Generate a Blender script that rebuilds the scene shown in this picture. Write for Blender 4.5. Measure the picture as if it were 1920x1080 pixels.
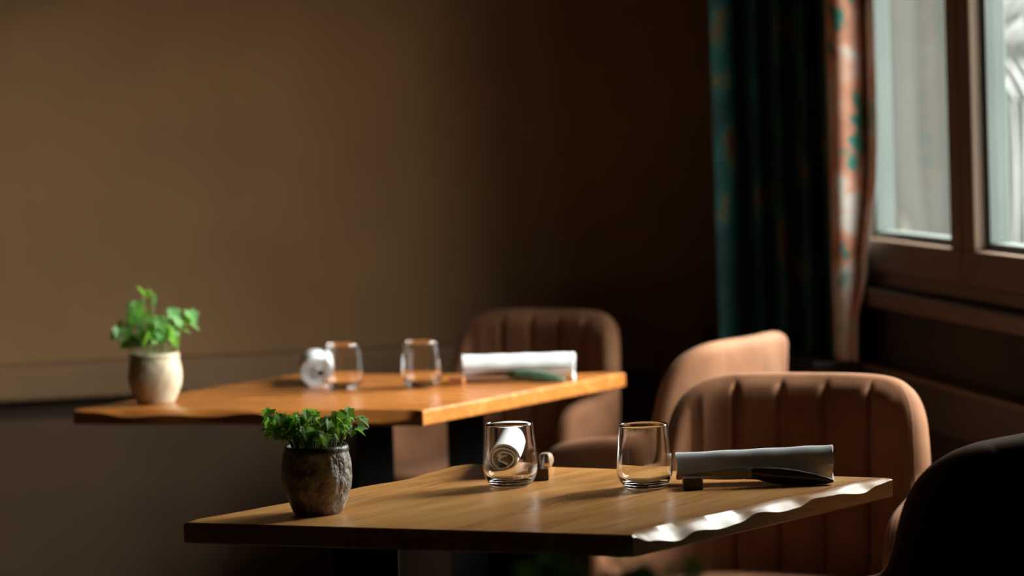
import bpy, bmesh, math, random
from mathutils import Vector, Matrix, noise
for o in list(bpy.data.objects): bpy.data.objects.remove(o, do_unlink=True)
scn = bpy.context.scene
PI = math.pi

# ---------------------------------------------------------------- camera
CAM_H, PITCH, ROLL, FPX = 1.32, math.radians(3.37), math.radians(-2.0), 5600.0
cd = bpy.data.cameras.new('camera'); cam = bpy.data.objects.new('camera', cd)
scn.collection.objects.link(cam); scn.camera = cam
cd.sensor_width = 36.0; cd.lens = 105.0; cd.clip_start = 0.05; cd.clip_end = 200
cam.matrix_world = (Matrix.Translation((0, 0, CAM_H)) @ Matrix.Rotation(PI/2-PITCH, 4, 'X')
                    @ Matrix.Rotation(ROLL, 4, 'Z'))
cd.dof.use_dof = True; cd.dof.focus_distance = 4.50; cd.dof.aperture_fstop = 3.4

# ---------------------------------------------------------------- daylight
SKY_STRENGTH = 3.8; GLOW_STRENGTH = 56.0; GLOW_POWER = 4.0; GLOW_DIR = (0.80, 0.02, 0.48)   # glow: the hazy sun behind thin cloud
w = bpy.data.worlds.new('overcast_sky'); scn.world = w; w.use_nodes = True
wn = w.node_tree; wn.nodes.clear()
wo = wn.nodes.new('ShaderNodeOutputWorld'); wb = wn.nodes.new('ShaderNodeBackground')
wtc = wn.nodes.new('ShaderNodeTexCoord'); wsep = wn.nodes.new('ShaderNodeSeparateXYZ')
wr = wn.nodes.new('ShaderNodeValToRGB')
wr.color_ramp.elements[0].position = 0.0; wr.color_ramp.elements[0].color = (0.36, 0.42, 0.44, 1)
wr.color_ramp.elements[1].position = 0.35; wr.color_ramp.elements[1].color = (0.86, 0.95, 1.0, 1)
wn.links.new(wtc.outputs['Generated'], wsep.inputs[0]); wn.links.new(wsep.outputs['Z'], wr.inputs[0])
wn.links.new(wr.outputs[0], wb.inputs[0]); wb.inputs[1].default_value = SKY_STRENGTH
gd = Matrix.Rotation(math.radians(9.9), 3, 'Z') @ Vector(GLOW_DIR).normalized()
wd = wn.nodes.new('ShaderNodeVectorMath'); wd.operation = 'DOT_PRODUCT'; wd.inputs[1].default_value = gd
wm = wn.nodes.new('ShaderNodeMath'); wm.operation = 'MAXIMUM'; wm.inputs[1].default_value = 0.0
wp = wn.nodes.new('ShaderNodeMath'); wp.operation = 'POWER'; wp.inputs[1].default_value = GLOW_POWER
wk = wn.nodes.new('ShaderNodeMath'); wk.operation = 'MULTIPLY'; wk.inputs[1].default_value = GLOW_STRENGTH
wg = wn.nodes.new('ShaderNodeBackground'); wg.inputs[0].default_value = (1.0, 0.95, 0.88, 1)
wa = wn.nodes.new('ShaderNodeAddShader')
wn.links.new(wtc.outputs['Generated'], wd.inputs[0]); wn.links.new(wd.outputs['Value'], wm.inputs[0])
wn.links.new(wm.outputs[0], wp.inputs[0]); wn.links.new(wp.outputs[0], wk.inputs[0]); wn.links.new(wk.outputs[0], wg.inputs[1])
wn.links.new(wb.outputs[0], wa.inputs[0]); wn.links.new(wg.outputs[0], wa.inputs[1]); wn.links.new(wa.outputs[0], wo.inputs[0])

scn.view_settings.view_transform = 'Standard'; scn.view_settings.look = 'None'
scn.view_settings.gamma = 1.0; scn.view_settings.use_curve_mapping = False
scn.view_settings.exposure = 0.0

# room frame: origin in the far corner, +x out through the window wall, +y out through the back wall
RA = math.radians(9.9)
ROOM = Matrix.Translation((0.657, 8.05, 0)) @ Matrix.Rotation(RA, 4, 'Z')
def rw(x, y, z=0.0): return ROOM @ Vector((x, y, z))

WY0, WY1, WZ0, WZ1 = -3.22, -0.95, 0.92, 2.25     # window opening in the room frame
pl = bpy.data.lights.new('window_portal', 'AREA'); pl.shape = 'RECTANGLE'
pl.size = WY1-WY0; pl.size_y = WZ1-WZ0; pl.cycles.is_portal = True
plo = bpy.data.objects.new('window_portal', pl); scn.collection.objects.link(plo)
plo.matrix_world = ROOM @ Matrix.Translation((0.30, (WY0+WY1)/2, (WZ0+WZ1)/2)) @ Matrix(
    ((0, 0, 1, 0), (-1, 0, 0, 0), (0, -1, 0, 0), (0, 0, 0, 1)))

# ---------------------------------------------------------------- helpers
def link(o, parent=None):
    scn.collection.objects.link(o)
    if parent: o.parent = parent
    return o
def mesh_obj(name, vs, fs, m=None, parent=None, smooth=True, mat=None):
    me = bpy.data.meshes.new(name); me.from_pydata([tuple(v) for v in vs], [], fs); me.update()
    bm = bmesh.new(); bm.from_mesh(me); bmesh.ops.recalc_face_normals(bm, faces=bm.faces); bm.to_mesh(me); bm.free()
    if smooth:
        for p in me.polygons: p.use_smooth = True
    if m: me.materials.append(m)
    o = bpy.data.objects.new(name, me); link(o, parent)
    if mat is not None: o.matrix_world = mat
    return o
def empty(name, mat, label, cat, group=None):
    o = bpy.data.objects.new(name, None); o.empty_display_size = 0.1; link(o); o.matrix_world = mat
    o['label'] = label; o['category'] = cat
    if group: o['group'] = group
    return o
def place(x, y, z=0.0, rot=0.0): return Matrix.Translation((x, y, z)) @ Matrix.Rotation(rot, 4, 'Z')
class MB:
    def __init__(s): s.v = []; s.f = []
    def box(s, a, b, M=None):
        n = len(s.v); P = [Vector((x, y, z)) for x in (a[0], b[0]) for y in (a[1], b[1]) for z in (a[2], b[2])]
        if M: P = [M @ p for p in P]
        s.v += P
        s.f += [[n+i for i in q] for q in ((0,1,3,2),(4,6,7,5),(0,4,5,1),(2,3,7,6),(0,2,6,4),(1,5,7,3))]
        return s
    def tube(s, pts, rad, n=8, cap=True):
        pts = [Vector(p) for p in pts]; m = len(pts)
        rads = rad if isinstance(rad, (list, tuple)) else [rad]*m
        base = len(s.v); up = Vector((0, 0, 1))
        for i, p in enumerate(pts):
            t = (pts[min(i+1, m-1)]-pts[max(i-1, 0)]).normalized()
            a = t.cross(up)
            if a.length < 1e-3: a = t.cross(Vector((1, 0, 0)))
            a.normalize(); b = t.cross(a)
            for k in range(n):
                th = 2*PI*k/n; s.v.append(p+(a*math.cos(th)+b*math.sin(th))*rads[i])
        for i in range(m-1):
            for k in range(n):
                k2 = (k+1) % n
                s.f.append([base+i*n+k, base+i*n+k2, base+(i+1)*n+k2, base+(i+1)*n+k])
        if cap:
            s.f.append([base+k for k in range(n)]); s.f.append([base+(m-1)*n+k for k in range(n)])
        return s
    def lathe(s, prof, n=48, c=(0, 0, 0), closed=False, wob=None):
        base = len(s.v); m = len(prof)
        for i, (r, z) in enumerate(prof):
            for k in range(n):
                th = 2*PI*k/n; rr = r
                if wob: rr = r*(1+wob(th, z))
                s.v.append(Vector((c[0]+rr*math.cos(th), c[1]+rr*math.sin(th), c[2]+z)))
        for i in range(m if closed else m-1):
            j = (i+1) % m
            for k in range(n):
                k2 = (k+1) % n
                s.f.append([base+i*n+k, base+i*n+k2, base+j*n+k2, base+j*n+k])
        if not closed:
            s.f.append([base+k for k in range(n)]); s.f.append([base+(m-1)*n+k for k in range(n)])
        return s
    def build(s, name, m, parent=None, smooth=False, mat=None, bevel=0):
        o = mesh_obj(name, s.v, s.f, m, parent, smooth, mat)
        if bevel:
            b = o.modifiers.new('bevel', 'BEVEL'); b.width = bevel; b.segments = 3; b.limit_method = 'ANGLE'
        return o
def lerp(a, b, t): return a+(b-a)*t
def interp(tab, t):
    if t <= tab[0][0]: return tab[0][1]
    for (a, va), (b, vb) in zip(tab, tab[1:]):
        if t <= b:
            k = (t-a)/(b-a); k = k*k*(3-2*k); return va+(vb-va)*k
    return tab[-1][1]

# ---------------------------------------------------------------- materials
def nmat(name):
    m = bpy.data.materials.new(name); m.use_nodes = True; nt = m.node_tree
    return m, nt, nt.nodes['Principled BSDF']
def N(nt, typ, **kw):
    n = nt.nodes.new(typ)
    for k, v in kw.items():
        if k in n.inputs.keys(): n.inputs[k].default_value = v
        else: setattr(n, k, v)
    return n
def L(nt, a, b): nt.links.new(a, b)
def ramp(nt, fac, stops):
    r = nt.nodes.new('ShaderNodeValToRGB'); e = r.color_ramp.elements
    e[0].position, e[0].color = stops[0][0], (*stops[0][1], 1)
    e[1].position, e[1].color = stops[1][0], (*stops[1][1], 1)
    for p, c in stops[2:]:
        q = e.new(p); q.color = (*c, 1)
    L(nt, fac, r.inputs[0]); return r.outputs[0]
def tex(nt, scale=(1, 1, 1), rot=(0, 0, 0)):
    c = nt.nodes.new('ShaderNodeTexCoord'); mp = nt.nodes.new('ShaderNodeMapping')
    mp.inputs['Scale'].default_value = scale; mp.inputs['Rotation'].default_value = rot
    L(nt, c.outputs['Object'], mp.inputs[0]); return mp.outputs[0]
def noisy(name, stops, scale=5, rough=0.6, bump=0.0, bscale=None, tscale=(1,1,1), detail=6, sheen=0, spec=0.5, coat=0, bdist=0.01):
    m, nt, b = nmat(name); v = tex(nt, tscale)
    n = N(nt, 'ShaderNodeTexNoise', Scale=scale, Detail=detail); L(nt, v, n.inputs['Vector'])
    L(nt, ramp(nt, n.outputs['Fac'], stops), b.inputs['Base Color'])
    b.inputs['Roughness'].default_value = rough; b.inputs['Specular IOR Level'].default_value = spec
    if sheen: b.inputs['Sheen Weight'].default_value = sheen; b.inputs['Sheen Roughness'].default_value = 0.4
    if coat: b.inputs['Coat Weight'].default_value = coat
    if bump:
        n2 = N(nt, 'ShaderNodeTexNoise', Scale=bscale or scale*6, Detail=5); L(nt, v, n2.inputs['Vector'])
        bp = N(nt, 'ShaderNodeBump', Strength=bump, Distance=bdist); L(nt, n2.outputs['Fac'], bp.inputs['Height'])
        L(nt, bp.outputs[0], b.inputs['Normal'])
    return m
def wood(name, dark, mid, light, rough=0.28):
    # boards with the grain along local y
    m, nt, b = nmat(name)
    v = tex(nt, (9, 1.0, 9))
    n1 = N(nt, 'ShaderNodeTexNoise', Scale=2.2, Detail=8, Roughness=0.62, Distortion=0.6); L(nt, v, n1.inputs['Vector'])
    v2 = tex(nt, (60, 2.2, 60))
    n2 = N(nt, 'ShaderNodeTexNoise', Scale=3.0, Detail=6); L(nt, v2, n2.inputs['Vector'])
    mx = N(nt, 'ShaderNodeMix', data_type='FLOAT'); mx.inputs[0].default_value = 0.42
    L(nt, n1.outputs['Fac'], mx.inputs[2]); L(nt, n2.outputs['Fac'], mx.inputs[3])
    L(nt, ramp(nt, mx.outputs[0], [(0.34, dark), (0.5, mid), (0.64, light)]), b.inputs['Base Color'])
    b.inputs['Specular IOR Level'].default_value = 0.38
    rr = N(nt, 'ShaderNodeMapRange'); rr.inputs[1].default_value = 0.3; rr.inputs[2].default_value = 0.7
    rr.inputs[3].default_value = rough-0.05; rr.inputs[4].default_value = rough+0.08
    L(nt, n1.outputs['Fac'], rr.inputs[0]); L(nt, rr.outputs[0], b.inputs['Roughness'])
    bp = N(nt, 'ShaderNodeBump', Strength=0.08, Distance=0.002); L(nt, mx.outputs[0], bp.inputs['Height'])
    L(nt, bp.outputs[0], b.inputs['Normal'])
    return m
M = {}
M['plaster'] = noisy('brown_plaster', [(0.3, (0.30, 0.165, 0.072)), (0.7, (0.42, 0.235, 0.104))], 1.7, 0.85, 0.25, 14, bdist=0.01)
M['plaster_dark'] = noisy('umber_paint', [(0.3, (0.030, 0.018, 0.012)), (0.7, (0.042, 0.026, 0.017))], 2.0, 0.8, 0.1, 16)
M['ceiling'] = noisy('ceiling_paint', [(0.3, (0.16, 0.12, 0.09)), (0.7, (0.19, 0.14, 0.1))], 2.0, 0.9)
M['floor'] = wood('dark_floorboards', (0.03, 0.018, 0.01), (0.05, 0.03, 0.018), (0.07, 0.042, 0.024), 0.45)
M['bench'] = noisy('bench_fabric', [(0.3, (0.22, 0.125, 0.062)), (0.7, (0.30, 0.175, 0.09))], 3, 0.75, 0.1, 60)
M['bench_base'] = noisy('bench_base_panel', [(0.3, (0.08, 0.043, 0.020)), (0.7, (0.115, 0.062, 0.030))], 2.2, 0.8, 0.1, 40)
M['bench_dark'] = noisy('dark_board_and_gap_shade', [(0.3, (0.035, 0.020, 0.011)), (0.7, (0.052, 0.030, 0.016))], 4, 0.5)  # dark boards; also painted into the banquette gap as its shadow
M['wood1'] = wood('honey_oak', (0.40, 0.165, 0.045), (0.56, 0.26, 0.080), (0.68, 0.36, 0.13), 0.28)
M['wood2'] = wood('amber_oak', (0.28, 0.085, 0.018), (0.38, 0.13, 0.028), (0.46, 0.175, 0.043), 0.24)
M['suede'] = noisy('tan_suede', [(0.28, (0.17, 0.070, 0.033)), (0.5, (0.25, 0.108, 0.053)), (0.75, (0.32, 0.15, 0.078))], 9, 0.8, 0.15, 160, sheen=0.04, spec=0.25, bdist=0.002)
M['thread'] = noisy('pale_thread', [(0.3, (0.42, 0.26, 0.17)), (0.7, (0.50, 0.32, 0.21))], 40, 0.7)
M['metal'] = noisy('black_powder_coat', [(0.3, (0.008, 0.009, 0.008)), (0.7, (0.012, 0.013, 0.012))], 20, 0.7, spec=0.2)
M['linen'] = noisy('white_linen', [(0.3, (0.70, 0.73, 0.76)), (0.7, (0.76, 0.78, 0.80))], 14, 0.85, 0.15, 400, bdist=0.001)
M['frame'] = noisy('taupe_window_paint', [(0.3, (0.15, 0.095, 0.062)), (0.7, (0.185, 0.118, 0.08))], 4, 0.5, spec=0.3)
M['bead'] = noisy('pale_glazing_bead', [(0.3, (0.085, 0.10, 0.095)), (0.7, (0.10, 0.118, 0.11))], 6, 0.5, spec=0.2)
M['leaf'] = noisy('ivy_leaf', [(0.3, (0.035, 0.13, 0.016)), (0.5, (0.09, 0.28, 0.022)), (0.68, (0.30, 0.50, 0.04))], 45, 0.55, detail=2, spec=0.25)
M['leaf2'] = noisy('pale_green_leaf', [(0.3, (0.06, 0.20, 0.05)), (0.5, (0.12, 0.32, 0.10)), (0.72, (0.26, 0.46, 0.16))], 22, 0.45, detail=2)
for k in ('leaf', 'leaf2'):
    b = M[k].node_tree.nodes['Principled BSDF']; b.inputs['Subsurface Weight'].default_value = 0.0
    nt = M[k].node_tree; out = nt.nodes['Material Output']
    tr = nt.nodes.new('ShaderNodeBsdfTranslucent'); tr.inputs[0].default_value = (0.22, 0.48, 0.05, 1)
    ms = nt.nodes.new('ShaderNodeMixShader'); ms.inputs[0].default_value = 0.42
    L(nt, b.outputs[0], ms.inputs[1]); L(nt, tr.outputs[0], ms.inputs[2]); L(nt, ms.outputs[0], out.inputs['Surface'])
M['stem'] = noisy('plant_stem', [(0.3, (0.12, 0.14, 0.03)), (0.7, (0.2, 0.2, 0.06))], 30, 0.5)
M['soil'] = noisy('potting_soil', [(0.3, (0.012, 0.008, 0.005)), (0.7, (0.03, 0.02, 0.013))], 60, 0.95, 0.6, 90)
M['stone'] = noisy('weathered_stoneware', [(0.30, (0.05, 0.036, 0.026)), (0.46, (0.14, 0.105, 0.078)), (0.56, (0.24, 0.195, 0.15)), (0.66, (0.44, 0.40, 0.34))], 30, 0.5, 1.0, 70, tscale=(1, 1, 0.8), bdist=0.012)
M['stone_rim'] = noisy('dark_glazed_rim', [(0.3, (0.02, 0.018, 0.014)), (0.7, (0.07, 0.065, 0.055))], 30, 0.3, 0.4, 80)
M['cream'] = noisy('cream_stoneware', [(0.30, (0.32, 0.24, 0.15)), (0.55, (0.45, 0.38, 0.27)), (0.72, (0.54, 0.49, 0.39))], 16, 0.5, 0.5, 60, bdist=0.003)
M['block'] = noisy('dark_walnut_block', [(0.3, (0.035, 0.014, 0.010)), (0.7, (0.07, 0.028, 0.018))], 30, 0.4)
M['orange_block'] = noisy('cherry_wood_block', [(0.3, (0.28, 0.09, 0.03)), (0.7, (0.36, 0.13, 0.05))], 30, 0.4)
M['horn'] = noisy('dark_knife_handle', [(0.3, (0.012, 0.011, 0.010)), (0.52, (0.03, 0.025, 0.02)), (0.72, (0.16, 0.10, 0.06))], 26, 0.3, tscale=(1, 3, 3))
M['green_horn'] = noisy('green_knife_handle', [(0.3, (0.02, 0.06, 0.035)), (0.7, (0.04, 0.10, 0.06))], 26, 0.35)
M['wood_horn'] = noisy('wooden_knife_handle', [(0.3, (0.30, 0.19, 0.12)), (0.7, (0.5, 0.36, 0.25))], 30, 0.35, tscale=(1, 6, 6))
m, nt, b = nmat('brushed_steel'); M['steel'] = m
b.inputs['Metallic'].default_value = 1; b.inputs['Roughness'].default_value = 0.32; b.inputs['Base Color'].default_value = (0.16, 0.155, 0.15, 1)
nz = N(nt, 'ShaderNodeTexNoise', Scale=200); bp = N(nt, 'ShaderNodeBump', Strength=0.05, Distance=0.001)
L(nt, nz.outputs['Fac'], bp.inputs['Height']); L(nt, bp.outputs[0], b.inputs['Normal'])
m, nt, b = nmat('clear_glass'); M['glass'] = m
b.inputs['Transmission Weight'].default_value = 1; b.inputs['Roughness'].default_value = 0.0; b.inputs['IOR'].default_value = 1.5
b.inputs['Base Color'].default_value = (1, 1, 1, 1)
# window pane: clear, reflecting by Fresnel
m, nt, b = nmat('window_pane_glass'); M['pane'] = m
nt.nodes.remove(b); out = nt.nodes['Material Output']
t = nt.nodes.new('ShaderNodeBsdfTransparent'); t.inputs[0].default_value = (0.93, 0.96, 0.95, 1)
g = nt.nodes.new('ShaderNodeBsdfGlossy'); g.inputs['Roughness'].default_value = 0.02
fr = N(nt, 'ShaderNodeFresnel'); gm = nt.nodes.new('ShaderNodeNewGeometry'); ir = N(nt, 'ShaderNodeMapRange')
ir.inputs[3].default_value = 1.14; ir.inputs[4].default_value = 1/1.14
L(nt, gm.outputs['Backfacing'], ir.inputs[0]); L(nt, ir.outputs[0], fr.inputs['IOR']); ms = nt.nodes.new('ShaderNodeMixShader')
L(nt, fr.outputs[0], ms.inputs[0]); L(nt, t.outputs[0], ms.inputs[1]); L(nt, g.outputs[0], ms.inputs[2]); L(nt, ms.outputs[0], out.inputs['Surface'])
# curtain: painterly coral, cream and green print, darkened in colour past the lit fold
m, nt, b = nmat('printed_curtain'); M['curtain'] = m
uv = nt.nodes.new('ShaderNodeUVMap'); uv.uv_map = 'cloth'
n0 = N(nt, 'ShaderNodeTexNoise', Scale=5.0, Detail=3); L(nt, uv.outputs[0], n0.inputs['Vector'])
n0b = N(nt, 'ShaderNodeTexNoise', Scale=12.0, Detail=2, Distortion=0.4); L(nt, uv.outputs[0], n0b.inputs['Vector'])
mixv = N(nt, 'ShaderNodeMix', data_type='FLOAT'); mixv.inputs[0].default_value = 0.45
L(nt, n0.outputs['Fac'], mixv.inputs[2]); L(nt, n0b.outputs['Fac'], mixv.inputs[3])
col1 = ramp(nt, mixv.outputs[0], [(0.30, (0.02, 0.16, 0.13)), (0.375, (0.05, 0.27, 0.21)), (0.40, (0.62, 0.26, 0.16)), (0.45, (0.72, 0.36, 0.24)), (0.49, (0.74, 0.46, 0.36)), (0.52, (0.74, 0.64, 0.56)), (0.58, (0.70, 0.67, 0.60)), (0.61, (0.30, 0.46, 0.36))])
n3 = N(nt, 'ShaderNodeTexNoise', Scale=7.0, Detail=3); 
mp = nt.nodes.new('ShaderNodeMapping'); mp.inputs['Location'].default_value = (4.2, 1.3, 0); L(nt, uv.outputs[0], mp.inputs[0]); L(nt, mp.outputs[0], n3.inputs['Vector'])
shade_col = ramp(nt, n3.outputs['Fac'], [(0.3, (0.003, 0.02, 0.02)), (0.50, (0.004, 0.05, 0.045)), (0.58, (0.01, 0.09, 0.07)), (0.64, (0.12, 0.09, 0.03)), (0.70, (0.09, 0.02, 0.018))])  # teal areas of the print, with the unlit folds' shade put into the colours
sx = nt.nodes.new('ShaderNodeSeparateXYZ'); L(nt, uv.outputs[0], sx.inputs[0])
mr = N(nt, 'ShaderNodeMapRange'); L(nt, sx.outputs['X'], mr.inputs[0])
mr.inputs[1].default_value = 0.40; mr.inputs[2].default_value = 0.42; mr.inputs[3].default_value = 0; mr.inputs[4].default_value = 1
mc = N(nt, 'ShaderNodeMix', data_type='RGBA'); L(nt, mr.outputs[0], mc.inputs[0]); L(nt, col1, mc.inputs[6]); L(nt, shade_col, mc.inputs[7])
L(nt, mc.outputs[2], b.inputs['Base Color']); b.inputs['Roughness'].default_value = 0.75
M['added_lining'] = noisy('added_dark_lining', [(0.3, (0.05, 0.045, 0.04)), (0.7, (0.07, 0.06, 0.055))], 8, 0.9)  # dark back face added to dim the curtain's reflection in the pane
M['ext'] = noisy('exterior_render', [(0.3, (0.052, 0.058, 0.054)), (0.7, (0.060, 0.066, 0.061))], 3, 0.9, 0.2, 30)
M['reveal'] = noisy('pale_outer_reveal', [(0.3, (0.062, 0.064, 0.058)), (0.7, (0.072, 0.074, 0.067))], 3, 0.9, spec=0.1)
M['screen'] = noisy('white_painted_metal', [(0.3, (0.17, 0.18, 0.175)), (0.7, (0.20, 0.21, 0.205))], 4, 0.6)
M['paving'] = noisy('grey_paving', [(0.3, (0.09, 0.09, 0.085)), (0.7, (0.14, 0.14, 0.13))], 3, 0.9, 0.2, 30)
m, nt, b = nmat('warm_bulb'); M['bulb'] = m
b.inputs['Emission Color'].default_value = (1.0, 0.50, 0.18, 1); b.inputs['Emission Strength'].default_value = 16

# ---------------------------------------------------------------- room shell
def struct(name, mb, m, bevel=0, smooth=False):
    o = mb.build(name, m, None, smooth, ROOM, bevel); o['kind'] = 'structure'; return o
X1, Y1, ZC = -5.2, -9.6, 2.75
struct('floor', MB().box((X1-0.3, Y1-0.3, -0.1), (0.28, 0.3, 0)), M['floor'])
struct('ceiling', MB().box((X1-0.3, Y1-0.3, ZC), (0.28, 0.3, ZC+0.1)), M['ceiling'])
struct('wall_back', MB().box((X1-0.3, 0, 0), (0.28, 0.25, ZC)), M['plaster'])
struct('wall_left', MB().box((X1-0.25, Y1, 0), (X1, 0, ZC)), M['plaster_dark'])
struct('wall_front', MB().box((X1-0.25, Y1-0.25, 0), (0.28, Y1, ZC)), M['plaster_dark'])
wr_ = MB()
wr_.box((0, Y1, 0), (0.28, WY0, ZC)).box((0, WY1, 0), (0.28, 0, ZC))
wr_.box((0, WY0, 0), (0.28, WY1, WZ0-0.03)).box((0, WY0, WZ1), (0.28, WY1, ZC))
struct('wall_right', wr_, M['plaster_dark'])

win = bpy.data.objects.new('window_1', None); link(win); win.matrix_world = ROOM; win['kind'] = 'structure'
def rel(mb, name, m, parent, bevel=0.003): return mb.build(name, m, parent, False, None, bevel)
fr_ = MB()
fr_.box((-0.005, WY0, WZ0-0.03), (0.075, WY1, WZ0)).box((-0.005, WY0, WZ1-0.05), (0.075, WY1, WZ1))
fr_.box((-0.005, WY0, WZ0), (0.075, WY0+0.05, WZ1-0.05)).box((-0.005, WY1-0.05, WZ0), (0.075, WY1, WZ1-0.05))
rel(fr_, 'window_frame', M['frame'], win)
sl = MB().box((-0.045, WY0-0.12, WZ0-0.075), (0.0, WY1+0.12, WZ0-0.036))
rel(sl, 'window_sill', M['frame'], win, 0.006)
ol = MB().box((0.075, WY0, WZ0-0.03), (0.33, WY1, WZ0+0.0)); rel(ol, 'outer_sill', M['bead'], win)
rel(MB().box((0.075, WY1-0.006, WZ0), (0.30, WY1-0.001, WZ1)), 'outer_reveal', M['reveal'], win, 0)
ys = [WY1-0.05, -1.80, -2.50, WY0+0.05]
for i in range(3):
    ya, yb = ys[i+1]+0.003, ys[i]-0.003; za, zb = WZ0+0.003, WZ1-0.053; st = 0.075
    s_ = MB()
    s_.box((-0.018, ya, za), (0.05, yb, za+st)).box((-0.018, ya, zb-st), (0.05, yb, zb))
    s_.box((-0.018, ya, za+st), (0.05, ya+st, zb-st)).box((-0.018, yb-st, za+st), (0.05, yb, zb-st))
    so = rel(s_, 'sash', M['frame'], win, 0.005)
    bd = MB(); a, b_, c, d = ya+st, yb-st, za+st, zb-st; q = 0.016
    bd.box((0.012, a, c), (0.056, b_, c+q)).box((0.012, a, d-q), (0.056, b_, d)).box((0.012, a, c+q), (0.056, a+q, d-q)).box((0.012, b_-q, c+q), (0.056, b_, d-q))
    rel(bd, 'glazing_bead', M['bead'], so, 0.002)
    rel(MB().box((0.030, a+q-0.004, c+q-0.004), (0.036, b_-q+0.004, d-q+0.004)), 'pane', M['pane'], so, 0)

# outside: a rendered side wing, paving and a pierced metal screen
ew = MB().box((0.32, 1.6, -0.3), (5.5, 1.85, 2.9)).build('wall_outside', M['ext'], None, False, ROOM); ew['kind'] = 'structure'
gp = MB().box((0.30, -14, -0.4), (16, 12, -0.3)).build('ground_outside', M['paving'], None, False, ROOM); gp['kind'] = 'structure'
sc = empty('metal_screen', ROOM @ Matrix.Translation((0.862, 0.55, -0.3)),
           'pale pierced metal screen with leaf and chevron cut-outs outside the right-hand pane', 'screen')
def blade(mb, p0, p1, wd, bulge, n=14, th=0.006):
    base = len(mb.v); d = Vector((p1[0]-p0[0], 0, p1[1]-p0[1])); nn = Vector((-d.z, 0, d.x)).normalized()
    for i in range(n+1):
        t = i/n; hw = wd*0.5*math.sin(PI*(0.06+0.88*t))**0.7; c = Vector((p0[0], 0, p0[1]))+d*t+nn*bulge*math.sin(PI*t)
        for yy in (-th, th):
            mb.v.append(c-nn*hw+Vector((0, yy, 0))); mb.v.append(c+nn*hw+Vector((0, yy, 0)))
    for i in range(n):
        a = base+4*i; b = a+4
        mb.f += [[a, a+1, b+1, b], [a+2, b+2, b+3, a+3], [a, b, b+2, a+2], [a+1, a+3, b+3, b+1]]
    e = base+4*n; mb.f += [[base, base+2, base+3, base+1], [e, e+1, e+3, e+2]]
bl = MB()
for i in range(15):
    x = 0.022+0.042*i
    blade(bl, (x, 1.14), (x+0.006, 1.60), 0.018, -0.006*(1 if i % 2 else -1))
    blade(bl, (x-0.01, 1.76+0.0), (x+0.09, 1.84), 0.030, 0)
    blade(bl, (x-0.01, 1.72), (x+0.06, 1.60), 0.026, 0)
    blade(bl, (x-0.02, 1.84), (x+0.09, 1.95), 0.036, 0)
    blade(bl, (x-0.02, 1.95), (x+0.09, 2.07), 0.036, 0)
bl.build('cut_out_slats', M['screen'], sc, True)
sf = MB()
sf.box((-0.03, -0.02, 0), (0.0, 0.02, 2.3)).box((0.70, -0.02, 0), (0.73, 0.02, 2.3)).box((0, -0.02, 2.27), (0.70, 0.02, 2.3)).box((0, -0.02, 1.06), (0.70, 0.02, 1.09))
sf.build('screen_frame', M['ext'], sc)

# banquette along the back wall, and the low board along the window wall
bq = empty('banquette', ROOM @ Matrix.Translation((-2.2, -0.05, 0)), 'low brown banquette running along the back wall behind the tables', 'bench')
b1 = MB().box((-2.6, -0.07, 0.625), (1.9, 0.045, 0.715)).build('backrest', M['bench'], bq, False, None, 0.012)
MB().box((-2.6, -0.02, 0.565), (1.9, 0.045, 0.625)).build('recess', M['bench_dark'], bq)  # dark colour stands in for the shadow in this gap
MB().box((-2.6, -0.055, 0.0), (1.9, 0.045, 0.575)).build('base_panel', M['bench_base'], bq, False, None, 0.006)
wb_ = empty('wall_ledge', ROOM, 'dark wooden ledge on the wall below the window, near the curtain', 'ledge')
MB().box((-0.16, -1.14, 0.685), (-0.002, -0.02, 0.715)).build('ledge_top', M['bench_dark'], wb_, False, None, 0.004)
MB().box((-0.14, -1.12, 0.0), (-0.002, -0.02, 0.685)).build('ledge_base', M['bench_dark'], wb_)
wp_ = empty('wainscot_board', ROOM, 'dark brown board fixed along the wall under the window sill', 'panel')
MB().box((-0.045, -4.6, 0.60), (-0.002, -1.16, 0.70)).build('board', M['bench_dark'], wp_, False, None, 0.004)
MB().box((-0.055, -4.6, 0.70), (-0.002, -1.16, 0.712)).build('cap_rail', M['frame'], wp_, False, None, 0.003)

# ---------------------------------------------------------------- curtain
def cam_pt(px, D):   # plan point at a given distance in front of the camera position
    return ((px-960)/FPX*D, D)
plan = [(1655, 6.86), (1643, 6.90), (1638, 7.02), (1630, 6.94), (1600, 6.90), (1572, 6.93), (1560, 7.05), (1545, 7.20), (1520, 7.12), (1497, 7.22),
        (1470, 7.16), (1450, 7.26), (1425, 7.20), (1400, 7.31), (1372, 7.20), (1346, 7.17)]
def catmull(P, n):
    out = []
    for i in range(len(P)-1):
        p0, p1, p2, p3 = P[max(i-1, 0)], P[i], P[i+1], P[min(i+2, len(P)-1)]
        for k in range(n):
            t = k/n
            out.append(tuple(0.5*((2*b)+(-a+c)*t+(2*a-5*b+4*c-d)*t*t+(-a+3*b-3*c+d)*t**3) for a, b, c, d in zip(p0, p1, p2, p3)))
    out.append(P[-1]); return out
pc = catmull([cam_pt(*p) for p in plan], 9)
nz_ = 90; vs = []; fs = []; uvs = []
arc = [0.0]
for a, b in zip(pc, pc[1:]): arc.append(arc[-1]+math.hypot(b[0]-a[0], b[1]-a[1]))
zb, zt = 0.717, 2.45
gx = cam_pt(1587, 6.95)
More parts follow.
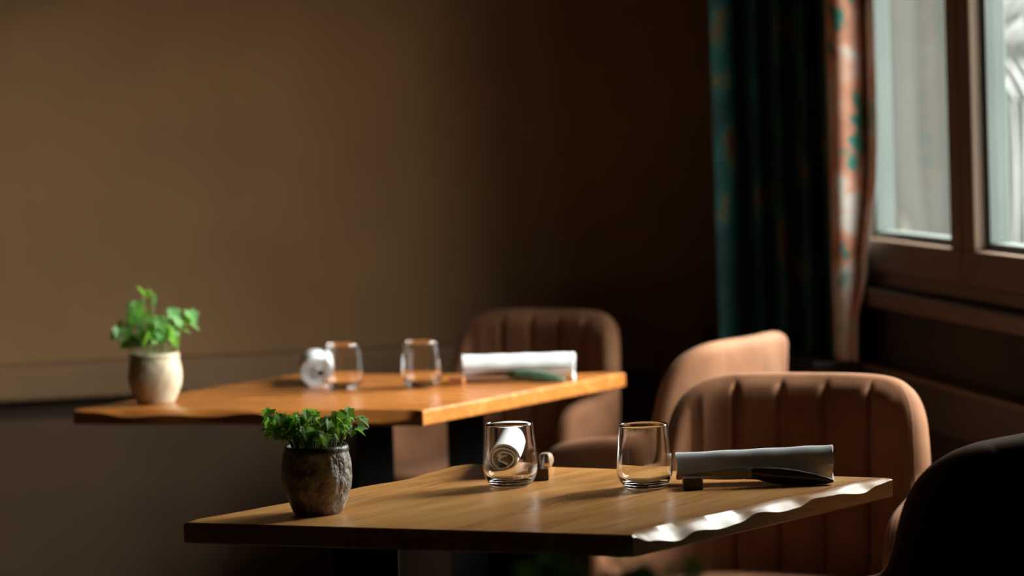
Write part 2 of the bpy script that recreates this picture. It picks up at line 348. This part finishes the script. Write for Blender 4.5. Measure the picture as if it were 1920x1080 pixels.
for j in range(nz_+1):
    for i, (x, y) in enumerate(pc):
        z = lerp(zb if (ROOM.inverted() @ Vector((x, y, 0))).x > -0.19 else 0.03, zt, (j/nz_)**1.25)
        lo = max(0.0, 1.25-z)/0.53; lit = max(0.0, 1-arc[i]/0.42)
        sh = -0.022*min(1, lo)*min(1, lit*2)                      # slight drift towards the room lower down
        k = 1-0.55*interp([(0.715, 1.3), (0.80, 1.25), (0.93, 0.55), (1.15, 0)], z)*min(1, lit*1.6)
        xx = gx[0]+(x+sh-gx[0])*k if lit > 0 else x+sh
        rip = 0.006*math.sin(arc[i]*40+z*3)*(1-(z-zb)/2)
        vs.append((xx, y+rip, z)); uvs.append((arc[i], z))
nc = len(pc)
for j in range(nz_):
    for i in range(nc-1): fs.append([j*nc+i, j*nc+i+1, (j+1)*nc+i+1, (j+1)*nc+i])
cu = mesh_obj('curtain', vs, fs, M['added_lining'])
uvl = cu.data.uv_layers.new(name='cloth')
for lp in cu.data.loops: uvl.data[lp.index].uv = uvs[lp.vertex_index]
cu.data.materials.append(M['curtain'])
so_ = cu.modifiers.new('thickness', 'SOLIDIFY'); so_.thickness = 0.003; so_.material_offset = 1
cu['label'] = 'coral, cream and green printed curtain gathered beside the window'; cu['category'] = 'curtain'
rod = empty('curtain_rod', ROOM @ Matrix.Translation((-0.12, 0, 2.47)), 'dark rod carrying the printed curtain above the window', 'rod')
MB().tube([(0, -4.0, 0), (0, -0.25, 0)], 0.012, 12).build('pole', M['metal'], rod, True)
for y in (-3.9, -0.35): MB().box((-0.01, y-0.01, -0.01), (0.118, y+0.01, 0.01)).build('bracket', M['metal'], rod)

# ---------------------------------------------------------------- tables
def slab(name, C, live, mat, parent, inv, z1=0.75, th=0.030, npts=70):
    """C: four world corners, counter-clockwise; live: per-edge tables (wobble, inset, drop)."""
    outer, top, drop = [], [], []
    cen = Vector((sum(c[0] for c in C)/4, sum(c[1] for c in C)/4))
    for e in range(4):
        a, b = Vector(C[e][:2]), Vector(C[(e+1) % 4][:2]); d = b-a; nrm = Vector((d.y, -d.x)).normalized()
        if nrm.dot((a+b)/2-cen) < 0: nrm = -nrm
        for i in range(npts):
            t = i/npts
            if e in live:
                wobt, inst, drt = live[e]
                p = a+d*t+nrm*interp(wobt, t); ins = max(0.003, interp(inst, t)); dr = max(0.002, interp(drt, t))
            else: p = a+d*t; ins, dr = 0.003, 0.003
            q = p-nrm*ins
            tt = min(t*d.length, 0.004)  # keep the neighbours' inset at the corners
            if i == 0: q = p+(cen-p).normalized()*0.005
            outer.append(p); top.append(q); drop.append(dr)
    n = len(outer); vs = []; fs = []
    def add(P, zs):
        for p, z in zip(P, zs): vs.append(inv @ Vector((p.x, p.y, z)))
    mid = [q*0.5+p*0.5 for p, q in zip(outer, top)]
    add(top, [z1]*n); add(mid, [z1-0.49*d for d in drop]); add(outer, [z1-d for d in drop])
    add(outer, [z1-th+0.002]*n); add([p+(cen-p).normalized()*0.003 for p in outer], [z1-th]*n)
    for r in range(4):
        for i in range(n):
            j = (i+1) % n; fs.append([r*n+i, r*n+j, (r+1)*n+j, (r+1)*n+i])
    fs.append(list(range(n))); fs.append([4*n+i for i in range(n)])
    o = mesh_obj(name, vs, fs, mat, parent)
    for p in o.data.polygons: p.use_smooth = len(p.vertices) == 4
    em = o.modifiers.new('edges', 'EDGE_SPLIT'); em.split_angle = math.radians(38)
    return o
def make_table(C, live, wood_m, label, legs, rot, group=None):
    cx = sum(c[0] for c in C)/4; cy = sum(c[1] for c in C)/4
    t = empty('dining_table', place(cx, cy, 0, rot), label, 'table', group); inv = place(cx, cy, 0, rot).inverted()
    slab('tabletop', C, live, wood_m, t, inv)
    for (x, y, wx, wy, r) in legs:
        R = inv @ place(x, y, 0, r)
        MB().box((-wx/2, -wy/2, 0.012), (wx/2, wy/2, 0.712), R).build('leg', M['metal'], t, False, None, 0.003)
        MB().box((-wx/2-0.02, -0.15, 0), (wx/2+0.02, 0.15, 0.012), R).build('foot_plate', M['metal'], t)
    (x0, y0), (x1, y1) = legs[0][:2], legs[1][:2]
    d = Vector((x1-x0, y1-y0)); a = math.atan2(d.y, d.x); mpl = inv @ place((x0+x1)/2, (y0+y1)/2, 0, a)
    MB().box((-d.length/2-0.06, -0.16, 0.712), (d.length/2+0.06, 0.16, 0.720), mpl).build('mounting_plate', M['metal'], t)
    return t
C1 = [(-0.4817, 4.2487), (0.1504, 3.965), (0.5630, 4.475), (-0.0813, 4.844)]
T1NR = ([(0, 0), (1, 0)],
        [(0, 0.003), (0.05, 0.021), (0.22, 0.022), (0.42, 0.018), (0.59, 0.025), (0.7, 0.018), (0.9, 0.022), (1, 0.008)],
        [(0, 0.003), (0.06, 0.0128), (0.16, 0.021), (0.22, 0.0127), (0.315, 0.0178), (0.382, 0.0155), (0.45, 0.0067), (0.552, 0.0136), (0.611, 0.0125), (0.67, 0.0048), (0.76, 0.0063), (0.876, 0.0132), (0.94, 0.0058), (1, 0.003)])
T1LF = ([(0, 0), (0.05, 0.012), (0.15, 0.004), (0.28, -0.010), (0.42, 0.004), (0.60, -0.006), (0.78, 0.004), (0.93, 0.012), (1, 0)],
        [(0, 0.003), (0.1, 0.010), (0.5, 0.012), (0.9, 0.010), (1, 0.003)],
        [(0, 0.003), (0.2, 0.010), (0.5, 0.006), (0.8, 0.012), (1, 0.003)])
make_table(C1, {1: T1NR, 3: T1LF}, M['wood1'], 'honey oak table with wavy live edge, nearest, set with two tumblers',
           [(-0.234, 4.42, 0.098, 0.06, 0.06), (0.024, 4.33, 0.135, 0.06, -0.35)], math.radians(-35), 'live-edge tables')
C2 = [(-0.8965, 6.0226), (-0.1804, 5.7503), (0.2375, 6.4234), (-0.4856, 6.6857)]
T2LN = ([(0, 0), (0.2, 0.006), (0.4, -0.004), (0.7, 0.006), (1, 0)],
        [(0, 0.004), (0.08, 0.020), (0.3, 0.028), (0.5, 0.022), (0.75, 0.028), (0.95, 0.022), (1, 0.004)],
        [(0, 0.004), (0.07, 0.006), (0.16, 0.014), (0.28, 0.010), (0.40, 0.0135), (0.52, 0.006), (0.60, 0.010), (0.74, 0.022), (0.88, 0.024), (0.97, 0.018), (1, 0.006)])
make_table(C2, {0: T2LN, 2: T1LF}, M['wood2'], 'amber oak table with one live edge, farther back, near the plaster wall',
           [(-0.300, 6.25, 0.080, 0.06, 0.05), (-0.11, 6.40, 0.08, 0.06, 0.05)], math.radians(60), 'live-edge tables')

# ---------------------------------------------------------------- chairs
def chair_meshes():
    TH = 0.024                                   # half thickness of the shell
    def plan_pt(s, z):                           # s: signed arc length from the back centre; local +y is the back, -y the front
        fl = (z-0.45)*0.10
        a = 0.160+fl*0.2; r = 0.130              # half straight back, corner radius
        sg = 1 if s >= 0 else -1; u = abs(s)
        b = 0.245+fl*0.45
        if u < a*0.75: 
            k = u/(a*0.75); x = u; y = b-0.012*k*k; nx, ny = 0.10*k, 1
        else:
            a2 = a*0.75; L1 = r*PI/2*1.0
            if u-a2 < L1*1.25:
                th = (u-a2)/(L1*1.25)*PI/2*0.93; rr = r*1.25/0.93
                x = a2+rr*math.sin(th)*0.86; y = b-0.012-rr*(1-math.cos(th))*1.08; nx, ny = math.sin(th), math.cos(th)
            else:
                th = PI/2*0.93; rr = r*1.25/0.93; v = u-a2-L1*1.25
                x = a2+rr*math.sin(th)*0.86+v*0.10; y = b-0.012-rr*(1-math.cos(th))*1.08-v; nx, ny = 1, 0.10
        n = Vector((nx*sg, ny, 0)).normalized()
        return Vector((x*sg, y, z)), n
    rim = [(0.0, 0.830), (0.10, 0.830), (0.165, 0.826), (0.205, 0.815), (0.235, 0.795), (0.252, 0.768), (0.262, 0.735), (0.270, 0.70),
           (0.279, 0.672), (0.300, 0.652), (0.345, 0.643), (0.40, 0.639), (0.44, 0.634), (0.48, 0.626), (0.505, 0.611), (0.517, 0.585), (0.521, 0.55), (0.522, 0.47)]
    # resample smoothly
    R = catmull(rim, 10)
    R = [(p[0], p[1]) for p in R]
    full = [(-s, h) for s, h in reversed(R[1:])]+R
    # add extra columns around the channel seams
    seams = [-0.185, -0.105, -0.025, 0.055, 0.135]; seams = [-0.128, -0.042, 0.046, 0.138]
    def rim_h(s):
        u = abs(s)
        for (a, ha), (b, hb) in zip(R, R[1:]):
            if a <= u <= b: return ha+(hb-ha)*((u-a)/max(1e-9, b-a))
        return R[-1][1]
    ex = [q+dq for q in seams for dq in (-0.016, -0.010, -0.006, -0.003, 0, 0.003, 0.006, 0.010, 0.016)]+[-0.1+0.01*i for i in range(21)]
    allc = sorted(full+[(s, rim_h(s)) for s in ex])
    cols = []
    for c in allc:
        if not cols or c[0]-cols[-1][0] > 0.0012 or abs(c[1]-cols[-1][1]) > 0.004: cols.append(c)
    zb = 0.37; nr = 16; nk = 8
    vs, fs = [], []; prev = None
    for ci, (s, h) in enumerate(cols):
        h0 = cols[max(ci-1, 0)]; h1 = cols[min(ci+1, len(cols)-1)]
        ds, dh = h1[0]-h0[0], h1[1]-h0[1]; ln = math.hypot(ds, dh) or 1
        ns, nh = -dh/ln, ds/ln                    # rim normal in the (s, z) sheet
        col = []
        pad = 0.0
        def bump(z):
            g = 0
            if abs(s) < 0.24:
                dmin = min(abs(s-q) for q in seams)
                g = 0.010*(1-math.exp(-(dmin/0.0065)**1.5))*min(1, max(0, (0.24-abs(s))/0.03))
                g *= min(1, max(0, (h-z)/0.03+0.15))
            return g
        inn = []
        top = h-TH*1.0
        for j in range(nr+1):
            t = j/nr; z = lerp(zb, top, t**0.85); p, n = plan_pt(s-ns*TH*0.0, z)
            low = min(1, max(0, (0.52-z)/0.10)); 
            inn.append(p-n*(TH+bump(z)+0.012*low))
        cap = []
        for k in range(1, nk):
            ph = PI*k/nk; p, n = plan_pt(s+ns*TH*0.9*math.sin(ph), top+nh*TH*math.sin(ph)*1.0)
            cap.append(p-n*TH*math.cos(ph))
        outc = []
        for j in range(nr+1):
            t = 1-j/nr; z = lerp(zb, top, t**0.85); p, n = plan_pt(s, z); outc.append(p+n*TH)
        col = inn+cap+outc; base = len(vs); vs += col; m = len(col)
        if prev is not None:
            for j in range(m-1): fs.append([prev+j, prev+j+1, base+j+1, base+j])
            fs.append([prev+m-1, prev, base, base+m-1])
        else: fs.append([base+j for j in range(m)])
        prev = base
    fs.append([prev+j for j in range(m)])
    # seat cushion: rounded superellipse pad
    sv, sf_ = [], []; prof = [(0.0, 0.385), (0.8, 0.385), (0.96, 0.39), (1.0, 0.41), (1.0, 0.44), (0.975, 0.465), (0.9, 0.478), (0.6, 0.484), (0.3, 0.487)]
    n = 56
    for (k, z) in prof[1:]:
        for i in range(n):
            th = 2*PI*i/n; c, s_ = math.cos(th), math.sin(th); e = 2/3.6
            sv.append(Vector((0.238*k*math.copysign(abs(c)**e, c), -0.03+0.235*k*math.copysign(abs(s_)**e, s_), z)))
    for r in range(len(prof)-2):
        for i in range(n): j = (i+1) % n; sf_.append([r*n+i, r*n+j, (r+1)*n+j, (r+1)*n+i])
    sf_.append(list(range(n))); sf_.append([(len(prof)-2)*n+i for i in range(n)])
    # stitching on both rims of the back, outer face side
    sts = []
    for sg in (-1, 1):
        st = MB(); sts.append(st); last = None
        for (s, h) in R:
            if s < 0.20 or s > 0.60: continue
            i = [q for q in R].index((s, h)); a, b = R[max(0, i-1)], R[min(len(R)-1, i+1)]
            ds, dh = b[0]-a[0], b[1]-a[1]; ln = math.hypot(ds, dh); ns, nh = -dh/ln, ds/ln
            p, nn = plan_pt(sg*s, h-TH+nh*TH*0.88); p2, _ = plan_pt(sg*(s+max(0, ns)*TH*0.80), h-TH+nh*TH*0.93)
            q = p2-nn*TH*0.42
            if last is not None: 
                seg = q-last; m_ = max(1, int(seg.length/0.006))
                for k in range(m_):
                    st.tube([last+seg*((k+0.15)/m_), last+seg*((k+0.6)/m_)], 0.0006, 5)
            last = q
    return (vs, fs), (sv, sf_), sts
(cv, cf), (sv, sf2), stb = chair_meshes()
def make_chair(label, mat):
    t = empty('tub_chair', mat, label, 'chair', 'tan suede tub chairs at the tables')
    mesh_obj('backrest', cv, cf, M['suede'], t)
    mesh_obj('seat', sv, sf2, M['suede'], t)
    for q in stb: q.build('stitching', M['thread'], t)['label'] = 'pale contrast stitching along the backrest rim'
    fr = MB()
    fr.box((-0.17, -0.20, 0.355), (0.17, 0.16, 0.385)).build('seat_frame', M['metal'], t, False, None, 0.004)
    for sx in (-1, 1):
        for sy in (-1, 1):
            MB().tube([(sx*0.155, sy*0.14-0.02, 0.36), (sx*0.215, sy*0.20-0.02, 0.0)], [0.014, 0.009], 12).build('leg', M['metal'], t, True)
    return t
def dup(root, mat, label):
    r = root.copy(); scn.collection.objects.link(r); r.matrix_world = mat; r['label'] = label
    for c in list(root.children):
        d = c.copy(); scn.collection.objects.link(d); d.parent = r
        for g in list(c.children):
            e = g.copy(); scn.collection.objects.link(e); e.parent = d
    return r
def chair_mat(x, y, fx, fy):     # x, y: back centre at the top; f: facing direction
    f = Vector((fx, fy)).normalized(); a = math.atan2(f.x, -f.y)
    return place(x+f.x*0.26, y+f.y*0.26, 0, a)
chA = make_chair('tan suede chair with channelled back facing the camera, behind the nearest table', chair_mat(0.53, 5.40, -0.46, -0.886))
dup(chA, chair_mat(0.495, 6.30, -0.845, 0.535), 'tan suede chair seen from its smooth back, beside the farther table')
dup(chA, chair_mat(0.748, 4.33, -0.8, 0.6), 'shadowed dark chair cut off by the right edge, closest to the camera')
dup(chA, chair_mat(0.095, 7.38, -0.62, -0.78), 'dim chair in shadow against the back wall, behind the farther table')

# ---------------------------------------------------------------- potted plants
def leaf_geo(mb, c, nrm, tip, size, rnd):
    """five-lobed ivy leaf with a folded midrib"""
    n = nrm.normalized(); t = (tip-n*tip.dot(n)).normalized(); s = n.cross(t)
    half = [(0, -0.05), (0.22, -0.22), (0.42, -0.12), (0.40, 0.10), (0.62, 0.30), (0.36, 0.40), (0.22, 0.62), (0.10, 0.82), (0, 1.0)]
    base = len(mb.v)
    cup = 0.18+0.15*rnd.random(); droop = 0.25*rnd.random()
    mids = [(0, -0.05), (0, 0.2), (0, 0.45), (0, 0.7), (0, 1.0)]
    def P(x, y): return c+size*(s*x+t*y+n*(cup*abs(x)-droop*y*y))
    for sgn in (1, -1):
        b = len(mb.v)
        for (x, y) in half: mb.v.append(P(sgn*x, y))
        for (x, y) in mids[1:4]: mb.v.append(P(x, y))
        # fan from the midrib
        m1, m2, m3 = b+9, b+10, b+11
        mb.f += [[b, b+1, b+2, m1], [m1, b+2, b+3, m2], [m2, b+3, b+4, b+5], [m2, b+5, b+6, m3], [m3, b+6, b+7, b+8]]
def potted_plant(mat, label, pot_m, rim_m, leaf_m, seed, R=1.0, H=0.098, nst=20, spread=0.07, hh=0.045, lsize=0.022, npl=3, tall=0.0, lean=0.0):
    rnd = random.Random(seed)
    t = empty('potted_plant', mat, label, 'plant')
    prof = [(0.0, 0.0), (0.033, 0.0), (0.0365, 0.004), (0.0425, 0.018), (0.0485, 0.035), (0.0512, 0.052), (0.0512, 0.066), (0.0490, 0.082), (0.0470, 0.091), (0.0462, H-0.003), (0.0440, H),
            (0.0420, H-0.002), (0.0425, H-0.012), (0.043, H-0.02), (0.0, H-0.022)]
    prof = [(r*R, z) for r, z in prof]
    fine = []
    for a, b in zip(prof[1:], prof[2:-1]+[prof[-2]]):
        for k in range(3): fine.append((lerp(a[0], b[0], k/3), lerp(a[1], b[1], k/3)))
    def wob(th, z):
        v = noise.noise(Vector((math.cos(th)*1.6, math.sin(th)*1.6, z*22+seed)))
        return 0.024*v+0.020*noise.noise(Vector((math.cos(th)*5, math.sin(th)*5, z*60+seed)))
    MB().lathe(fine, 72, wob=wob).build('pot', pot_m, t, True)
    rm = MB(); rm.lathe([(0.0425*R, H-0.010), (0.0425*R, H+0.0005), (0.0455*R, H+0.0015), (0.0475*R, H-0.003), (0.0480*R, H-0.008), (0.0470*R, H-0.009)], 64, closed=True)
    rm.build('rim', rim_m, t, True)
    so = MB().lathe([(0.0424*R, H-0.016), (0.035*R, H-0.010), (0.015*R, H-0.008), (0.002, H-0.009)], 32); so.build('soil', M['soil'], t, True)
    stm = MB(); lf = MB()
    for i in range(nst):
        th = rnd.random()*2*PI; r0 = 0.032*R*math.sqrt(rnd.random()); p0 = Vector((r0*math.cos(th), r0*math.sin(th), H-0.014))
        th2 = th+rnd.uniform(-0.5, 0.5); r1 = r0+spread*(0.25+0.75*rnd.random())*(r0/(0.032*R))*0.9
        hz = H+hh*(0.55+0.55*rnd.random())+tall*rnd.random()*(1-r0/(0.04*R))
        p1 = Vector((r1*math.cos(th2)+lean*rnd.random(), r1*math.sin(th2), hz))
        pm = (p0+p1)/2+Vector((0, 0, 0.012))-Vector((p1.x-p0.x, p1.y-p0.y, 0))*0.25
        pts = [p0*(1-q)**2+pm*2*q*(1-q)+p1*q*q for q in [k/6 for k in range(7)]]
        stm.tube(pts, [0.0012]*4+[0.001]*3, 5)
        for k in range(npl):
            q = 1.0 if k == 0 else rnd.uniform(0.55, 0.95)
            c0 = p0*(1-q)**2+pm*2*q*(1-q)+p1*q*q; a = th2+rnd.uniform(-1.3, 1.3)
            d = Vector((math.cos(a), math.sin(a), rnd.uniform(-0.5, 0.35)))
            c = c0+d*rnd.uniform(0.004, 0.014)
            if k: stm.tube([c0, c], 0.0007, 4)
            nr = Vector((0.5*math.cos(a)+rnd.uniform(-.5, .5), 0.5*math.sin(a)+rnd.uniform(-.6, .3), rnd.uniform(0.25, 1.0)))
            leaf_geo(lf, c, nr, d+Vector((0, 0, -0.25)), lsize*rnd.uniform(0.65, 1.2), rnd)
    stm.build('stems', M['stem'], t, True)
    f = lf.build('foliage', leaf_m, t, True)
    return t
potted_plant(place(-0.2917, 4.3017, 0.75, 0.3), 'ivy in a dark weathered stoneware pot on the nearest table', M['stone'], M['stone_rim'], M['leaf'], 11,
             nst=58, spread=0.056, hh=0.047, lsize=0.0185, npl=3)
potted_plant(place(-0.7369, 6.0985, 0.75, 1.1), 'pale green plant in a cream stoneware pot at the left corner of the farther table', M['cream'], M['cream'], M['leaf2'], 5,
             R=1.08, H=0.103, nst=26, spread=0.058, hh=0.055, lsize=0.031, npl=4, tall=0.11, lean=0.012)

# ---------------------------------------------------------------- table ware
def tumbler(mat, label, h=0.096):
    t = empty('tumbler', mat, label, 'glass', 'clear stemless tumblers')
    o = [(0.0, 0.0), (0.020, 0.0), (0.0285, 0.0012), (0.034, 0.006), (0.0392, 0.014), (0.0418, 0.024), (0.0420, 0.033), (0.0408, 0.050), (0.0388, 0.072), (0.0365, h)]
    i = [(0.0352, h), (0.0374, 0.072), (0.0394, 0.050), (0.0404, 0.033), (0.0398, 0.024), (0.0368, 0.016), (0.030, 0.0105), (0.018, 0.0085), (0.0, 0.008)]
    def sm(P): return [tuple(q) for q in catmull(P, 5)]
    o2, i2 = sm(o[1:]), sm(i[:-1])
    prof = [(0.006, 0.0)]+o2+[(0.0359, h+0.0006)]+i2+[(0.006, 0.008)]
    MB().lathe(prof, 72).build('bowl', M['glass'], t, True)
    return t
g1 = tumbler(place(-0.0122, 4.5392, 0.7503), 'clear tumbler in front of the rolled napkin on the nearest table')
def glass_at(x, y, label): dup(g1, place(x, y, 0.7503, 0.7), label)
glass_at(0.1895, 4.4572, 'empty clear tumbler left of the long rolled napkin on the nearest table')
glass_at(-0.362, 6.262, 'clear tumbler beside the end-on napkin roll on the farther table')
glass_at(-0.1965, 6.25, 'clear tumbler in the middle of the farther table')

def napkin(mat, label, seed, R=0.0285, Ln=0.235, turns=2.4, sq=0.93, taper=0.0, hw=0.00135, gap=0.0046):
    rnd = random.Random(seed)
    # cross-section centre line: loose spiral with an inner folded loop
    pts = []; th0 = rnd.random()*0.5
    n = 120
    for k in range(n+1):
        q = k/n; th = th0+turns*2*PI*q
        r = R*(1-0.015*1)-gap*turns*q-0.0018*math.sin(3*th+seed)*q
        pts.append(Vector((r*math.cos(th), r*math.sin(th))))
    r_in = pts[-1].length; e = pts[-1].normalized(); pe = Vector((-e.y, e.x))
    for k in range(1, 26):                      # S-shaped inner fold
        q = k/25; pts.append(e*r_in*(1-1.6*q+0.25*math.sin(7*q+seed))+pe*r_in*0.62*math.sin(3.3*PI*q+0.3*seed*q)*(1-0.35*q))
    nl = 26; vs = []; fs = []
    m = len(pts)
    offs = []
    for k in range(m):
        d = (pts[min(k+1, m-1)]-pts[max(k-1, 0)]).normalized(); nn = Vector((-d.y, d.x)); offs.append((pts[k]+nn*hw, pts[k]-nn*hw))
    loop = [a for a, _ in offs]+[b for _, b in reversed(offs)]
    ml = len(loop)
    for j in range(nl+1):
        y = Ln*j/nl; sc_ = 1-taper*(1-j/nl)+0.015*math.sin(j*0.9+seed)
        if j in (0, nl): sc_ *= 1.02
        for i, p in enumerate(loop):
            rad = p.length/R
            yy = y+(0.0015*math.sin(3*math.atan2(p.y, p.x)+seed)*rad if j in (0, nl) else 0)+0.003*(1-rad)*(1 if j == 0 else (-1 if j == nl else 0))
            vs.append((p.x*sc_, yy, R*sq+p.y*sc_*sq))
    for j in range(nl):
        for i in range(ml): k = (i+1) % ml; fs.append([j*ml+i, j*ml+k, (j+1)*ml+k, (j+1)*ml+i])
    for j in (0, nl):
        for k in range(m-1): fs.append([j*ml+k, j*ml+k+1, j*ml+ml-2-k, j*ml+ml-1-k])
    zmin = min(v[2] for v in vs); vs = [(v[0], v[1], v[2]-zmin) for v in vs]
    o = mesh_obj('rolled_napkin', vs, fs, M['linen']); o.matrix_world = mat
    o.modifiers.new('edges', 'EDGE_SPLIT').split_angle = math.radians(50)
    o['label'] = label; o['category'] = 'napkin'; o['group'] = 'rolled white napkins'
    return o
napkin(place(-0.0245, 4.655, 0.7502, math.radians(-4)), 'white napkin roll seen end-on behind a tumbler on the nearest table', 4, 0.0285, 0.235, 2.25, 0.93, 0.0, 0.0017, 0.0056)
napkin(place(0.2400, 4.497, 0.7502, math.radians(-95.5)), 'long white napkin roll lying behind a dark knife on the nearest table', 1, 0.0285, 0.235, 2.4, 0.98, 0.24)
napkin(place(-0.421, 6.335, 0.7502, math.radians(5)), 'white napkin roll seen end-on at the left of the farther table', 5, 0.0345, 0.235, 4.2)
napkin(place(-0.108, 6.335, 0.7502, math.radians(-95)), 'long white napkin roll lying near the right end of the farther table', 7, 0.030, 0.235, 2.4, 0.98)

def prism_y(mb, prof, th):
    """closed (x, z) outline extruded +-th in y, softened"""
    n = len(prof); base = len(mb.v); c = Vector((sum(p[0] for p in prof)/n, sum(p[1] for p in prof)/n))
    rings = [(-th, 0.88), (-th*0.75, 0.97), (0, 1.0), (th*0.75, 0.97), (th, 0.88)]
    cx = c.x
    for y, k in rings:
        for (x, z) in prof: mb.v.append(Vector((x, y, c.y+(z-c.y)*k)))
    for r in range(4):
        for i in range(n): j = (i+1) % n; mb.f.append([base+r*n+i, base+r*n+j, base+(r+1)*n+j, base+(r+1)*n+i])
    mb.f.append([base+i for i in range(n)]); mb.f.append([base+4*n+i for i in range(n)])
    return mb
def knife(mat, label, hm, bolster=None):
    t = empty('table_knife', mat, label, 'knife', 'table knives')
    prof = [(0, 0.0195)]+[(0.107*k/10, 0.0195+0.0085*math.sin(PI/2*k/10)) for k in range(1, 11)]+[(0.107, 0.015)]+[(0.107*(1-k/8), 0.015+0.0035*(k/8)) for k in range(1, 8)]
    prism_y(MB(), prof, 0.0009).build('blade', M['steel'], t)
    hp = [(0.105, 0.028), (0.125, 0.0282), (0.15, 0.0265), (0.175, 0.0225), (0.20, 0.0165), (0.218, 0.010), (0.226, 0.006), (0.226, 0.003), (0.215, 0.0008), (0.19, 0.0), (0.16, 0.0008), (0.135, 0.004), (0.115, 0.010), (0.105, 0.013)]
    prism_y(MB(), hp, 0.0075).build('handle', hm, t, True)
    prism_y(MB(), [(0.098, 0.0278), (0.1055, 0.0285), (0.1055, 0.0125), (0.098, 0.0145)], 0.006).build('bolster', M['steel'], t)
    return t
def rest_block(mat, label, m_): 
    o = MB().box((-0.0145, -0.017, 0), (0.0145, 0.017, 0.0175)).build('knife_rest', m_, None, False, mat, 0.001)
    o['label'] = label; o['category'] = 'knife rest'; o['group'] = 'wooden knife rests'; return o
# the blade tip lies on the block, the handle tail on the table
knife(place(0.2425, 4.4330, 0.7505, math.radians(-3.0)), 'dark-handled knife in front of the long napkin on the nearest table', M['horn'])
rest_block(place(0.2590, 4.4300, 0.7502, 0.0), 'small dark wooden block under the knife tip on the nearest table', M['block'])
knife(place(0.0345, 4.590, 0.7505, math.radians(86)), 'knife pointing at the camera behind a tumbler on the nearest table', M['wood_horn'])
rest_block(place(0.0320, 4.608, 0.7502, math.radians(0)), 'small dark wooden block behind the left tumbler on the nearest table', M['block'])
knife(place(-0.1180, 6.270, 0.7505, math.radians(-5)), 'green-handled knife in front of the napkin on the farther table', M['green_horn'])
rest_block(place(-0.1220, 6.271, 0.7502, math.radians(-8)), 'reddish wooden block at the blade tip on the farther table', M['orange_block'])

# ---------------------------------------------------------------- foreground table with a third plant, mostly below the frame
C3 = [(-0.45, 2.15), (0.30, 2.10), (0.35, 2.80), (-0.40, 2.85)]
make_table(C3, {1: T1NR, 3: T1LF}, M['wood1'], 'honey oak table below the frame carrying the blurred green plant',
           [(-0.2, 2.48, 0.10, 0.12, 0.0), (0.1, 2.46, 0.10, 0.12, 0.0)], 0.0, 'live-edge tables')
potted_plant(place(0.085, 2.52, 0.75, 2.0), 'blurred green plant at the bottom edge, close to the camera', M['stone'], M['stone_rim'], M['leaf'], 23,
             nst=34, spread=0.055, hh=0.085, lsize=0.023, npl=3)

# ---------------------------------------------------------------- pendant lamp above the farther table, only its glow reaches the wall
pn = empty('pendant_lamp', place(-0.62, 7.35, ZC), 'small pendant lamp hanging above the frame near the back wall', 'lamp')
MB().tube([(0, 0, 0), (0, 0, -0.86)], 0.003, 8).build('cord', M['metal'], pn, True)
MB().lathe([(0.02, -0.86), (0.09, -0.93), (0.12, -1.0), (0.117, -1.0), (0.087, -0.935), (0.018, -0.866)], 32, closed=True).build('lamp_shade', M['metal'], pn, True)
MB().lathe([(0.002, -0.90), (0.02, -0.91), (0.028, -0.94), (0.02, -0.965), (0.002, -0.972)], 20).build('bulb', M['bulb'], pn, True)
